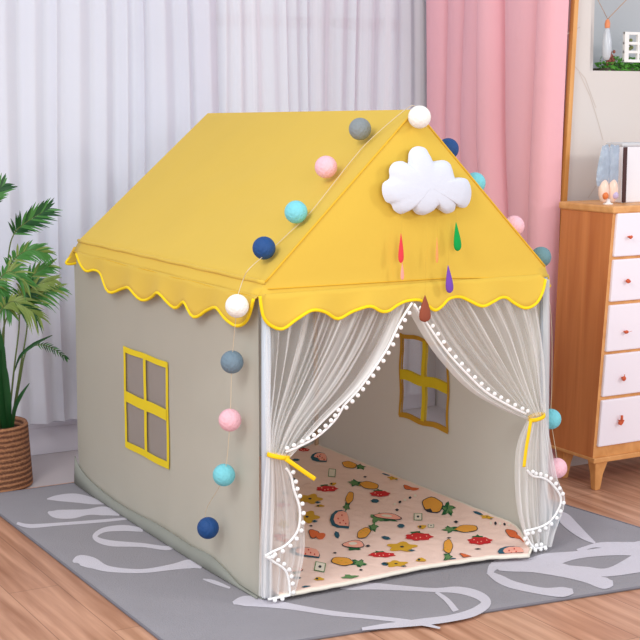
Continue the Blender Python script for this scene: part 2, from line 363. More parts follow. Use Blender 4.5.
# ------------------------------------------------------------------ play tent
W, L, H, TOPZ = .932, 1.36, .826, 1.300
B0 = RZ+.001
tent = empty('play_tent', (W/2, L/2, B0), "children's yellow-roofed grey fabric play tent with tulle door curtains, standing on the grey rug", 'play tent')
def wob(p, a=.004, s=3.0):
    return a*noise.noise(p*s)
def wallpanel(name, x, y0, y1, win, inner):
    """side wall in the plane x, with a window opening (ya,yb,za,zb)"""
    ya, yb, za, zb = win
    ys = sorted(set([y0+(y1-y0)*i/22 for i in range(23)]+[ya, yb])); zs = sorted(set([B0+.005+(H-B0)*i/16 for i in range(17)]+[za, zb]))
    b = MB(); idx = {}
    for j, z in enumerate(zs):
        for i, y in enumerate(ys):
            p = V((x, y, z)); e = 0 if abs(y-ya) < .02 or abs(y-yb) < .02 else 1
            p.x += e*wob(p, .008, 2.6)*max(0, 1-z/H)*1.4; idx[i, j] = len(b.v); b.v.append(p)
    for j in range(len(zs)-1):
        for i in range(len(ys)-1):
            yc, zc = (ys[i]+ys[i+1])/2, (zs[j]+zs[j+1])/2
            if ya < yc < yb and za < zc < zb: continue
            b.f.append((idx[i, j], idx[i+1, j], idx[i+1, j+1], idx[i, j+1])); b.m.append(0)
    return b.build(name, M['canvas'], tent)
WL = (.592, .916, .250, .550)
WR = (.475, .752, .275, .545)
sl = wallpanel('side_wall', 0.0, .006, L, WL, False)
sr = wallpanel('side_wall', W, .0, L, WR, False)
b = MB(); b.grid(lambda u, v: V((u*W, L+wob(V((u*W, L, v)), .01, 3), B0+.005+v*(H-B0))), 16, 14)
b.build('back_wall', M['canvas'], tent)
def winframe(x, win, parent, edge, inner, net):
    ya, yb, za, zb = win; t = .0035; b = MB()
    def strip(y0, y1, z0, z1, mi, k):
        n_ = 10; vert = (z1-z0) > (y1-y0)
        def F(u, v):
            y, z = y0+(y1-y0)*u, z0+(z1-z0)*v
            wv = .0035*math.sin((z if vert else y)*38+k*2) if inner else .0012*math.sin((z if vert else y)*30+k)
            return V((x, y+(wv if vert else 0), z+(0 if vert else wv)))
        for s_ in (-1, 1):
            b.grid(lambda u, v: F(u, v)+V((s_*t*(1+.1*k), 0, 0)), 1 if vert else n_, n_ if vert else 1, mi)
    e = .017 if not inner else .013; mi = 1 if inner else 0
    yc, zc = (ya+yb)/2, (za+zb)/2
    strip(ya-e*.6, ya+e*.4, za-e*.6, zb+e*.6, mi, 1); strip(yb-e*.4, yb+e*.6, za-e*.6, zb+e*.6, mi, 2)
    strip(ya-e*.5, yb+e*.5, za-e*.9, za+e*.4, mi, 3); strip(ya-e*.5, yb+e*.5, zb-e*.4, zb+e*.7, mi, 4)
    strip(yc-.010, yc+.010, za, zb, 0, 5); strip(ya, yb, zc-.016, zc+.018, 0, 6)
    w_ = b.build('window_frame', [M['tape'], M['tape_edge']], parent, smooth=False)
    b = MB(); b.grid(lambda u, v: V((x, ya+(yb-ya)*u, za+(zb-za)*v)), 4, 4); b.build('window_net', net, parent)
winframe(0, WL, sl, .02, False, M['net']); winframe(W, WR, sr, .02, True, M['net_clear'])
# hem: the ground sheet pulled up along the bottom of the left wall
hp = [(75, 456), (80, 468), (92, 482), (110, 497), (130, 510), (152, 521), (172, 533), (190, 545), (210, 555), (226, 570), (240, 585), (258, 597)]
hs = smoothpts([at(a, b_, 0, -.006) for a, b_ in hp], 3)
b = MB(); n = len(hs)
b.add([p for p in hs]+[V((-.010-.012*math.sin(i/(n-1)*math.pi), p.y, B0+.002)) for i, p in enumerate(hs)], [(i, i+1, n+i+1, n+i) for i in range(n-1)])
b.build('hem', M['canvas_in'], tent, solid=.003).__setitem__('label', 'grey-green ground sheet edge')
b = MB()
b.box((.0, -.004, B0+.001), (W, L, B0+.005)); b.build('ground_sheet', M['canvas_in'], tent, smooth=False)
# poles
def pole(pts, r, mt, label=None):
    b = MB(); b.tube(pts, r, 14); o = b.build('pole', mt, tent)
    if label: o['label'] = label
pole([(.013, -.004, B0+.006), (.018, -.004, H+.01)], .0125, M['pole'], 'white front corner pole')
pole([(.950, -.004, B0+.006), (.926, -.004, H)], .0115, M['pole'], 'white front corner pole')
pole([(.018, L-.02, B0+.006), (.018, L-.02, H)], .010, M['pole_wood'])
pole([(W-.012, L-.05, B0+.006), (W-.022, L-.05, H)], .008, M['pole_wood'], 'wooden back corner pole')
pole([(.467, .01, TOPZ-.022), (.493, L-.04, TOPZ-.038)], .010, M['pole_wood'])
pole([(.02, .0, H-.0), (.02, L-.02, H-.0)], .010, M['pole_wood']); pole([(.935, .0, H), (.935, L-.02, H)], .010, M['pole_wood'])
# sleeve round the right front pole
b = MB(); b.grid(lambda u, v: V((.928-.012*v+.024*u-.002*math.sin(v*9), -.018-.006*math.sin(u*3.14)+.002*math.sin(v*14), B0+.01+v*(H-.03))), 8, 20)
b.build('pole_sleeve', mat('pale_sleeve', (214, 218, 220), .8, .03, alpha=.8, trans=.2), tent)
# roof
AP = V((.467, 0, TOPZ)); APB = V((.494, 0, 1.284)); EL = V((.010, 0, .862)); ER = V((.921, 0, .852))
YF, YB = -.014, L-.028
def slope(E, sgn):
    def F(u, v):
        y = YF+(YB-YF)*u; p = E.lerp(AP.lerp(APB, u), v); p.y = y
        s_ = math.sin(math.pi*u)*math.sin(math.pi*v)
        nn = V((sgn*.68, 0, .73)); p -= nn*(.010*s_)
        p += nn*.004*noise.noise(V((u*4, v*5, sgn*3)))*math.sin(math.pi*u)*math.sin(math.pi*v)
        # ridge rounding
        return p
    return F
b = MB(); b.grid(slope(EL, -1), 30, 24); b.grid(slope(ER, 1), 30, 24)
def tri(y, s_):
    def F(u, v):
        A_ = AP if s_ > 0 else APB; l = EL.lerp(A_, v); r = ER.lerp(A_, v); p = l.lerp(r, u); p.y = y-s_*.006*math.sin(math.pi*u)*math.sin(math.pi*v)+s_*.003*noise.noise(V((u*5, v*4, 2)))*math.sin(math.pi*u)*math.sin(math.pi*v)
        return p
    return F
b.grid(tri(YF, 1), 24, 24); b.grid(tri(YB, -1), 24, 24)
# vertical band below the eaves
b.grid(lambda u, v: V((.010-.022*v-.002*v*math.sin(u*23), YF+(YB+.0-YF)*u, .862-.040*v)), 30, 4)
b.grid(lambda u, v: V((.921+.012*v, YF+(YB-YF)*u, .852-.030*v)), 30, 4)
b.grid(lambda u, v: V((.010-.022*v+(.911+.034*v)*u, YF-.002*v-.0015*math.sin(u*9)*v, .862-.010*u-(.040-.010*u)*v)), 24, 4)
b.grid(lambda u, v: V((.010-.022*v+(.911+.034*v)*u, YB+.003*v, .862-.010*u-(.040-.010*u)*v)), 24, 4)
roof = b.build('roof', M['yellow'], tent, solid=.003, weld=True)
b = MB()
sp = [V((-.0125, YF-.001+(YB-YF)*i/30, .8235+.0015*math.sin(i*.9))) for i in range(31)]; b.tube(sp, .003, 6)
sp = [V((AP.x+(EL.x-AP.x)*(1-i/24), YF-.002, TOPZ+(EL.z-TOPZ)*(1-i/24)+.001)) for i in range(25)]; b.tube(sp, .0028, 6)
sp = [V((AP.x+(ER.x-AP.x)*(1-i/24), YF-.002, TOPZ+(ER.z-TOPZ)*(1-i/24)+.001)) for i in range(25)]; b.tube(sp, .0028, 6)
sp = [at(268+(544-268)*i/20, 289-11*min(1, i/13), 1, YF-.004) for i in range(21)]; b.tube(sp, .0016, 5)
b.build('seam', M['yellow_seam'], roof)
b = MB(); b.tube([V((EL.x-.003, YF-.002+(YB-YF)*i/30, .861+.001*math.sin(i*1.3))) for i in range(31)], .0058, 10); b.build('eave_roll', M['yellow'], roof)
def valance(edge, topf, name='valance'):
    """edge: smooth list of lower-edge points; topf(p) gives the point above it on the band"""
    b = MB(); n = len(edge); rows = 5
    for j in range(rows+1):
        for i, p in enumerate(edge):
            q = topf(p); r = q.lerp(p, j/rows); b.v.append(r)
    for j in range(rows):
        for i in range(n-1): b.f.append((j*n+i, j*n+i+1, (j+1)*n+i+1, (j+1)*n+i)); b.m.append(0)
    o = b.build(name, M['yellow'], tent, solid=.003)
    b = MB(); b.tube(edge, .0046, 8); b.build('piping', M['piping'], o)
fe = [(259.5, 296), (261, 307), (264, 318), (272, 326), (284, 329), (297, 319), (311, 310), (325, 312), (339, 319), (354, 311), (369, 306), (380, 311), (389, 311), (399, 305), (408, 301), (419, 300), (426, 305), (434, 310), (442, 306), (450, 299), (461, 297), (470, 301), (481, 306), (492, 302), (501, 298), (508, 298), (515, 303), (525, 308), (535, 303), (542, 291), (545, 279)]
fes = smoothpts([at(a, b_, 1, -.028) for a, b_ in fe], 4)
fes = [p+V((0, .006*math.sin(p.x*34), 0)) for p in fes]
valance(fes, lambda p: V((.008+(min(max(p.x,-.01),.955)+.01)/.965*.932, YF-.006, .832)))
le = [(254.5, 299), (250, 312), (244, 322), (236, 326), (228, 320), (217, 308), (206, 310), (195, 317), (184, 302), (173, 308), (160, 293), (151, 297), (141, 300), (130, 288), (120, 289), (110, 292), (101, 275), (93, 270), (87, 271), (80, 262), (75, 254)]
le = le[::-1]
les = smoothpts([at(a, b_, 0, -.024) for a, b_ in le], 4)
les = [V((p.x+.005*math.sin(p.y*30), p.y, p.z)) for p in les]
les = [p for p in les if p.y > YF-.012]
valance(les, lambda p: V((-.013, p.y, .828)))
# corner tab flaring out at the back left
tb = smoothpts([at(a, b_, 1, L-.018) for a, b_ in ((76, 252), (71, 256), (66, 263), (72, 264), (79, 262))], 4)
tb += [V((-.0+.10*k, L-.018, .775+.022*math.cos(k*2.6))) for k in [i/8 for i in range(2, 76)]]
valance(tb, lambda p: V((max(p.x, -.008) if p.x < .93 else .93, L-.024, .84)))
re_ = [V((.942, YF+(YB-YF)*i/90, .775+.02*math.cos(i*.42))) for i in range(91)]
valance(re_, lambda p: V((.936, p.y, .828)))

# ---- tulle door curtains (sewn to the roof: parts of the tent)
TY = -.034
def tulle(name, strands, low, mt, fy, folds, lab, seed, tie, tail, edge_up, edge_low, cord_pts=None):
    S = [[at(a, b_, 1, TY) for a, b_ in s_] for s_ in strands]; S = [smoothpts(s_, 5) for s_ in S]
    def F(u, v):
        cols = [interp(s_, v) for s_ in S]; p = interp(smoothpts(cols, 4), u)
        amp = .013*(1-.35*v)
        p.y += amp*math.sin(u*folds*2*math.pi+seed+.5*math.sin(v*3))+.01*math.sin(v*3.1)*math.sin(u*5)
        p.y += .034*(1-v)**3
        if v < .02: p.z += .012
        return p
    b = MB(); b.grid(F, 150, 20, uv=True); cu = b.build(name, mt, tent); cu['label'] = lab
    Sl = [smoothpts([at(a, b_, 1, TY) for a, b_ in s_], 5) for s_ in low]
    def G(u, v):
        cols = [interp(s_, v) for s_ in Sl]; p = interp(smoothpts(cols, 4), u)
        p.y += .014*math.sin(u*9*math.pi+v*1.5+seed)*min(1, .35+v)
        p.z = max(p.z, RZ+.012); return p
    b = MB(); b.grid(G, 80, 26, uv=True); b.build('curtain_tail', M['tulle_low'], cu)
    # pompom trims
    def trimline(pts, dy=-.012):
        e = smoothpts([at(a, b_, 1, TY+dy) for a, b_ in pts], 6)
        for p in e: p.z = max(p.z, RZ+.016)
        return e
    first = None; tr = MB(); PP = []
    for pts, step, sd in edge_up+edge_low:
        e = trimline(pts); tr.tube(e, .0034, 6); acc = 0; last = e[0]
        for i in range(1, len(e)):
            acc += (e[i]-last).length; last = e[i]
            if acc >= step:
                acc = 0; t = (e[i]-e[i-1]).normalized(); n_ = V((t.z, 0, -t.x))*sd
                c = e[i]+n_*.0095+V((0, -.002, 0)); c.z = max(c.z, RZ+.011); PP.append(c)
    tr.build('trim_cord', M['pom'], cu)
    for c in PP:
        if POM[0] is None:
            b = MB(); b.ball((0, 0, 0), .0060, 12, 8); o = b.build('pompom', M['pom']); POM[0] = o
        else:
            o = POM[0].copy(); COL.objects.link(o)
        o.parent = cu; o.location = c-ORG[tent.name]; ORG[o.name] = ORG[tent.name]
    # tie band
    b = MB(); rg = [V((tie[0].x+tie[1]*math.cos(t_), TY-.002+.020*math.sin(t_), tie[0].z+tie[2]*math.cos(t_))) for t_ in [2*math.pi*i/24 for i in range(25)]]
    b.tube(rg, .0062, 8, flat=.35, fdir=(0, 1, 0)); tl_ = smoothpts(tail, 6); b.tube(tl_, .0062, 8, flat=.3, fdir=(0, 1, 0))
    t = b.build('tie_band', M['tape_y'], cu); t['label'] = 'yellow tie band'
    return cu
POM = [None]
M['tape_y'] = mat('yellow_ribbon', (250, 206, 16), .6, .03)
T = at(278, 456, 1, TY)
tulle('door_curtain', [[(266, 306), (267, 345), (267, 385), (267, 425), (268, 454)], [(310, 306), (300, 345), (289, 385), (277, 425), (272, 455)],
      [(362, 304), (340, 345), (315, 387), (292, 425), (279, 456)], [(413, 302), (390, 345), (360, 385), (322, 421), (288, 458)]],
      [[(267, 457), (264, 500), (262, 550), (261, 597)], [(275, 458), (277, 500), (275, 550), (274, 599)], [(287, 460), (300, 505), (302, 550), (291, 598)]],
      M['tulle_l'], 0, 11, 'white tulle door curtain gathered left', 0.4, (T, .030, -.008),
      [at(286, 459, 1, TY-.03), at(296, 466, 1, TY-.034), at(306, 473, 1, TY-.036), at(315, 479, 1, TY-.036)],
      [([(412, 303), (400, 322), (388, 347), (373, 370), (358, 390), (344, 405)], .0205, -1), ([(344, 405), (335, 420), (318, 436), (300, 446), (286, 452)], .018, 1)],
      [([(286, 468), (291, 476), (294, 490), (299, 505), (300, 518), (297, 532), (286, 545), (272, 552), (265, 556)], .019, -1), ([(265, 556), (274, 562), (285, 570), (289, 582), (290, 597)], .017, -1), ([(290, 597), (282, 598), (268, 600)], .02, -1)])
T2 = at(536, 417, 1, TY)
tulle('door_curtain', [[(412, 303), (436, 350), (468, 388), (500, 408), (529, 420)], [(455, 300), (475, 335), (497, 368), (518, 397), (533, 418)],
      [(500, 298), (512, 332), (521, 366), (530, 396), (538, 416)], [(542, 288), (543, 330), (544, 365), (544, 395), (545, 415)]],
      [[(528, 420), (518, 446), (516, 480), (519, 515), (527, 545), (533, 557)], [(537, 419), (534, 446), (533, 480), (534, 515), (537, 545), (539, 558)], [(545, 418), (550, 446), (556, 478), (564, 499), (553, 532), (547, 557)]],
      M['tulle_r'], 0, 10, 'white tulle door curtain gathered right', 1.9, (T2, .026, .006),
      [at(531, 420, 1, TY-.03), at(529, 432, 1, TY-.034), at(526, 450, 1, TY-.036), at(524, 467, 1, TY-.036)],
      [([(414, 304), (430, 328), (447, 352), (466, 373), (486, 392), (506, 404), (526, 414)], .020, -1)],
      [([(527, 470), (533, 476), (543, 478), (552, 484), (561, 498), (557, 512), (548, 523), (537, 528), (524, 531)], .0165, -1), ([(524, 531), (530, 543), (537, 550), (546, 553)], .016, 1), ([(546, 553), (538, 555), (533, 554)], .015, 1)])

# ------------------------------------------------------------------ felt cloud and raindrops
def fan(b, outline, c, depth, y_out, rings=7, mi=0, back=.35):
    """puffed cushion on an outline in the x-z plane"""
    n = len(outline); el = (max(abs(p.x-c.x) for p in outline)*.9+1e-5, max(abs(p.z-c.z) for p in outline)*.8+1e-5)
    for sgn, dd in ((-1, depth), (1, depth*back)):
        base = len(b.v)
        for j in range(rings+1):
            s_ = j/rings
            for p in outline:
                dv = p-c; rm_ = V((dv.x, 0, dv.z)); k_ = s_**2; a_ = math.atan2(dv.z/el[1], dv.x/el[0]); ep = c+V((el[0]*math.cos(a_), 0, el[1]*math.sin(a_)))
                q = c.lerp(ep.lerp(p, k_), s_); q = V((q.x, y_out+sgn*dd*math.sqrt(max(0, 1-s_**2.6)), q.z)); b.v.append(q)
        for j in range(rings):
            for i in range(n):
                a = base+j*n+i; a2 = base+j*n+(i+1) % n; b.f.append((a, a2, a2+n, a+n)); b.m.append(mi)
CY = -.044
co_ = [(270, 120), (305, 135), (326, 185), (350, 186), (385, 184), (415, 205), (424, 262), (450, 262), (490, 272), (508, 315), (505, 365), (485, 398), (455, 400), (440, 388), (430, 415), (395, 428), (365, 412), (345, 388), (325, 418), (290, 435), (252, 425), (230, 392), (218, 415), (187, 430), (155, 412), (142, 385), (118, 372), (102, 335), (104, 290), (134, 266), (133, 225), (155, 194), (195, 188), (219, 200), (222, 155), (240, 128)]
co2 = []
pts2 = [V((360+a/4.571, 120+b_/4.571, 0)) for a, b_ in co_]
out = [at(p.x, p.y, 1, CY) for p in smoothpts(pts2, 3, True)]
b = MB(); fan(b, out, at(426, 187, 1, CY), .026, CY, 9, back=.9)
cl = b.build('felt_cloud', M['felt_white'], org=at(426, 214, 1, CY)); tag(cl, 'puffy white felt cloud fixed to the yellow front gable of the tent', 'cloud decoration')
def drop(px, py0, py1, wpx, c, nm, label, slant=0, y=-.052, flat=.35):
    a = at(px-slant/2, py0, 1, y); z = at(px+slant/2, py1, 1, y); h = (a-z).length; ax = (z-a).normalized()
    r = wpx/2*(CAMP-a).dot(-FW)*-1/FPX if False else wpx/2*((a-CAMP).dot(FW))/FPX
    prof = [(0, 0), (.08, .18), (.2, .36), (.35, .58), (.5, .78), (.65, .93), (.78, 1), (.88, .92), (.95, .68), (.99, .3), (1, .02)]
    b = MB(); b.tube([a+ax*(t_*h) for t_, _ in prof], 1, 14, rs=[max(.0003, q*r) for _, q in prof], flat=flat, fdir=(0, 1, 0))
    o = b.build('felt_raindrop', felt(c, nm), org=a); tag(o, label, 'raindrop decoration', None)
    t = MB(); t.tube([a, V((a.x+(.004), y, at(px, 208, 1, y).z))], .00022, 4); t.build('thread', M['yellow'], o)
    return o
drop(401, 233, 263, 6.5, (228, 66, 76), 'felt_red', 'narrow red felt raindrop seen edge-on at the left under the white cloud')
drop(402.3, 262, 280, 4.2, (242, 164, 150), 'felt_pale_pink', 'pale pink felt raindrop hanging right below the red one', y=-.046)
drop(437, 237, 263, 3.2, (240, 158, 96), 'felt_orange', 'thin orange felt raindrop seen edge-on between the red and green ones')
drop(457, 222, 251, 9, (14, 158, 74), 'felt_green', 'green felt raindrop at the right under the white cloud', 2, flat=.5)
drop(449, 265, 293, 9, (118, 74, 176), 'felt_purple', 'purple felt raindrop hanging below the green one', 2, flat=.5)
drop(425, 295, 322, 14, (146, 78, 58), 'felt_brown', 'large brown felt raindrop hanging lowest, where the two door curtains part', 0, y=-.056, flat=.4)

# ------------------------------------------------------------------ ball garland
BR = .0305
nL = V((-.68, 0, .73)).normalized(); nL = V((-(AP.z-EL.z), 0, (AP.x-EL.x))).normalized(); nR = V((nL.x*-1, 0, nL.z))
g = empty('ball_garland', at(424, 118, 1, -.04), 'string of pastel cotton balls draped over the tent front from left wall to right pole', 'garland')
PL = AP+nL*(BR+.006); PR = AP+nR*(BR+.006)
BL = [(360, 129, 'g'), (326, 167, 'p'), (296, 212, 'a'), (264, 248, 'n')]
cols = {'g': ((134, 142, 146), 'grey'), 'p': ((244, 190, 202), 'pink'), 'a': ((122, 206, 218), 'aqua blue'), 'n': ((22, 72, 132), 'navy blue'), 'w': ((246, 244, 238), 'white'), 's': ((112, 134, 150), 'slate blue'), 't': ((104, 142, 150), 'slate teal')}
for k, (c, nme) in cols.items(): M['ball_'+k] = mat('cotton_ball_'+nme.replace(' ', '_'), c, .6, .06, 60, bump=.45, bscale=130, spec=.4)
balls = [(onplane(x, y, PL, nL), c) for x, y, c in BL]
balls = [(at(419.5, 117, 1, -.052), 'w')]+balls
left_low = [(237, 306, 'w'), (232, 362, 's'), (230, 420, 'p'), (224, 475, 'a'), (208, 528, 'n')]
balls += [(at(x, y, 0, -.046 if k else -.062), c) for k, (x, y, c) in enumerate(left_low)]
right = [(448, 149, 'n'), (475, 183, 'a'), (514, 226, 'p'), (541, 257, 't')]
rb = [(onplane(x, y, PR, nR), c) for x, y, c in right]
rb += [(at(551, 419, 0, .995), 'a'), (at(557, 468, 0, .995), 'p'), (at(550, 519, 0, .995), 's')]
bdone = {}
for c, k in balls+rb:
    if k in bdone:
        o = bdone[k].copy(); COL.objects.link(o)
    else:
        b = MB(); b.ball((0, 0, 0), BR, 24, 16); o = b.build('cotton_ball', M['ball_'+k]); bdone[k] = o
    o.parent = g; o.location = c-ORG[g.name]; o['label'] = cols[k][1]+' ball'
b = MB()
SL = AP+nL*.008
cp = [onplane(x, y, SL, nL) for x, y in ((372, 138), (352, 160), (330, 188), (309, 214), (290, 232), (272, 249))]
cp = [at(416, 110, 1, -.03), at(409, 107, 1, -.022)]+cp+[at(250, 268, 0, -.03), at(243, 280, 0, -.035), balls[5][0]+V((0, 0, .02))]
b.tube(smoothpts(cp, 5), .0011, 5)
cp2 = [x[0] for x in balls[5:]]; cp2.insert(-1, at(206, 510, 0, -.035))
b.tube(smoothpts(cp2, 5), .0009, 5)
cp3 = [balls[0][0]]+[x[0]-nR*.02 for x in rb[:4]]; b.tube(smoothpts(cp3, 5), .001, 5)
b.tube(smoothpts([rb[3][0], V((.985, rb[3][0].y*.5, .7)), rb[4][0]+V((0, 0, .1)), rb[4][0], rb[5][0], rb[6][0]], 5), .001, 5)
b.build('cord', mat('garland_cord', (214, 196, 168), .8), g)
for (c, k), s_ in zip(balls[1:5], (1, 1, 1, 1)):
    q = c-nL*(BR)+V((.0, -.02, .0)); 

# ------------------------------------------------------------------ mat
MT = .024
def matz(x, y):
    e = max(0, (x-.79)/.13); return RZ+MT+.022*e*e*(1 if y > .05 else y/.05 if y > 0 else 0)
def onmat(px, py, eps=0):
    z = RZ+MT
    for _ in range(6):
        p = at(px, py, 2, z); z = matz(p.x, p.y)
    return V((p.x, p.y, z+eps))
mx0, mx1, my0, my1 = .030, .922, -.006, 1.335
_fp = [at(a, b_, 2, RZ+.012) for a, b_ in ((282, 597), (350, 584), (420, 569), (487, 559), (527, 557))]
def frontline(x):
    for i in range(4):
        if x < _fp[i+1].x or i == 3: return _fp[i].y+(_fp[i+1].y-_fp[i].y)*(x-_fp[i].x)/(_fp[i+1].x-_fp[i].x)
f = MB()
def MG(u, v):
    xe = _fp[4].x+.004; k = min(1, v/.16); x1 = xe+(mx1-xe)*k**.7
    x = mx0+(x1-mx0)*u; y = frontline(x)+(my1-frontline(x))*v
    q = .0016*abs(math.sin(x*48+y*30))*abs(math.sin(x*48-y*30))
    return V((x, y, matz(x, y)+q-.0016))
f.grid(MG, 100, 130)
def MS(u, v):
    p = MG(u, 0); return V((p.x, p.y-.004*math.sin(math.pi*v), RZ+.010+(p.z-RZ-.010)*(1-v)))
f.grid(MS, 100, 4)
f.box((mx0, 0.0, RZ+.0075), (mx1, my1, RZ+.016))
def poly(px, py, shape, w_, h_, mi, lvl, rot=0, key=None):
    """print on the cloth: outline in photograph proportions laid on the mat"""
    P = []
    cr_, sr_ = math.cos(rot), math.sin(rot)
    for a, b_ in shape:
        X, Y = a*w_/2, b_*h_/2
        P.append(onmat(px+X*cr_-Y*sr_, py+X*sr_+Y*cr_, .0008+lvl*.00035))
    for p in P:
        p.y = max(p.y, frontline(p.x)+.006); p.x = min(p.x, mx1-.004)
    c = sum(P, V())/len(P); c.z = max(c.z, 0)
    n_ = len(P); f.add(P+[c], [(i, (i+1) % n_, n_) for i in range(n_)], mi)
def circ(n=16, wob_=0, k=3, ph=0): return [((1+wob_*math.sin(k*t+ph))*math.cos(t), (1+wob_*math.sin(k*t+ph))*math.sin(t)) for t in [2*math.pi*i/n for i in range(n)]]
cm = {'base': (246, 216, 204), 'red': (206, 40, 44), 'orange': (236, 166, 66), 'green': (98, 140, 88), 'dark': (44, 50, 60), 'teal': (42, 92, 112), 'yellow': (214, 166, 48), 'coral': (222, 110, 62), 'pinkp': (252, 178, 158), 'cream': (238, 230, 214), 'dgreen': (34, 98, 58)}
CI = {k: i for i, k in enumerate(cm)}
mm = [mat('mat_print_'+k, c, .9, .04, 20, bump=.25, bscale=40) for k, c in cm.items()]
def P_(c): return CI[c]
def motif(kind, x, y, w_, h_, rot=0):
    r = random.Random(int(x*7+y*13)); ph = r.uniform(0, 6)
    if kind == 'berry':
        poly(x-w_*.1, y-h_*.38, circ(12, .3, 5, ph), w_*.45, h_*.5, P_('dgreen'), 0, rot)
        poly(x, y, circ(22, .12, 7, ph), w_, h_*.8, P_('red'), 1, rot)
        for dx, dy in ((-.25, -.1), (.05, .1), (.28, -.05), (-.1, .18)): poly(x+dx*w_, y+dy*h_, circ(6), 1.5, 1.2, P_('pinkp'), 2)
    elif kind == 'pine':
        lx_ = math.cos(rot)*w_*.42; ly_ = math.sin(rot)*w_*.42
        poly(x+lx_, y+ly_, circ(15, .4, 5, ph), w_*.45, h_*.75, P_('dgreen'), 0, rot); poly(x+lx_*1.1, y+ly_*1.1, circ(14, .35, 5, ph+1), w_*.34, h_*.55, P_('green'), 1, rot)
        poly(x-lx_*.3, y-ly_*.3, circ(20, .05, 5, ph), w_*.76, h_*.96, P_('dark'), 1, rot); poly(x-lx_*.3, y-ly_*.3, circ(20, .05, 5, ph), w_*.70, h_*.86, P_('orange'), 2, rot)
        for dx, dy in ((-.15, -.1), (.0, .12), (-.25, .1)): poly(x+dx*w_, y+dy*h_, circ(6), w_*.09, h_*.1, P_('yellow'), 3)
    elif kind == 'melon':
        sh = [(-1, .1), (-.85, -.5), (-.45, -.9), (.1, -1), (.55, -.8), (.75, -.3), (.85, .4), (.8, 1), (.3, .95), (-.3, .9), (-.8, .65)]
        poly(x-w_*.03, y+h_*.02, sh, w_*1.12, h_*1.1, P_('teal'), 0, rot); poly(x+w_*.05, y-h_*.01, sh, w_*.88, h_*.9, P_('pinkp'), 1, rot)
        for dx, dy in ((-.15, 0), (.05, -.2), (.12, .12), (-.05, .25), (.25, .3)): poly(x+dx*w_, y+dy*h_, circ(6), 1.5, 1.8, P_('red'), 2)
    elif kind == 'carrot':
        poly(x-w_*.18, y-h_*.1, circ(16, .15, 3, ph), w_*.62, h_*.8, P_('dark'), 0, rot+.3); poly(x-w_*.18, y-h_*.1, circ(16, .15, 3, ph), w_*.55, h_*.7, P_('coral'), 1, rot+.3)
        poly(x+w_*.2, y+h_*.12, circ(14, .1, 3, ph), w_*.55, h_*.6, P_('coral'), 2, rot-.1)
    elif kind == 'flower':
        poly(x, y, circ(30, .22, 5, ph), w_, h_, P_('yellow'), 0, rot); poly(x, y, circ(8), w_*.16, h_*.2, P_('dark'), 1)
        poly(x+w_*.35, y+h_*.4, [(-1, 0), (0, -.8), (1, 0), (0, .8)], w_*.3, h_*.3, P_('teal'), 1)
    elif kind == 'leaf':
        poly(x, y, [(-1, 0), (-.4, -.8), (.5, -.7), (1, .1), (.4, .8), (-.5, .7)], w_, h_, P_('teal'), 0, rot)
    elif kind == 'sprig':
        poly(x, y, circ(15, .35, 4, ph), w_, h_, P_('green'), 0, rot)
    elif kind == 'rabbit':
        poly(x+w_*.0, y+h_*.32, circ(15, .3, 4, ph), w_*.6, h_*.45, P_('dgreen'), 0, rot)
        poly(x, y-h_*.05, circ(18, .12, 3, ph), w_, h_*.78, P_('dark'), 1, rot); poly(x, y-h_*.05, circ(18, .12, 3, ph), w_*.92, h_*.68, P_('pinkp'), 2, rot)
        poly(x-w_*.05, y-h_*.1, circ(12), w_*.4, h_*.3, P_('cream'), 3, rot)
    elif kind == 'card':
        q = [(-1, -1), (1, -1), (1, 1), (-1, 1)]
        poly(x, y, q, w_*1.2, h_*1.15, P_('green'), 0, rot); poly(x, y, q, w_, h_, P_('cream'), 1, rot); poly(x, y, circ(8), w_*.35, h_*.35, P_('dark'), 2)
    elif kind == 'dots':
        for i in range(5):
            t = i/4-.5; poly(x+t*w_*math.cos(rot), y+t*w_*math.sin(rot), circ(8), w_*.14, h_, P_('dark' if i % 2 else 'cream'), 0, rot)
    elif kind == 'bit':
        poly(x, y, circ(9, .2, 3, ph), w_, h_, P_('yellow'), 0, rot); poly(x-w_*.2, y, circ(6), w_*.3, h_*.6, P_('dark'), 1)
    elif kind == 'spot':
        poly(x, y, [(-1, 0), (0, -1), (1, 0), (0, 1)], w_, h_, P_('dark'), 0, rot)
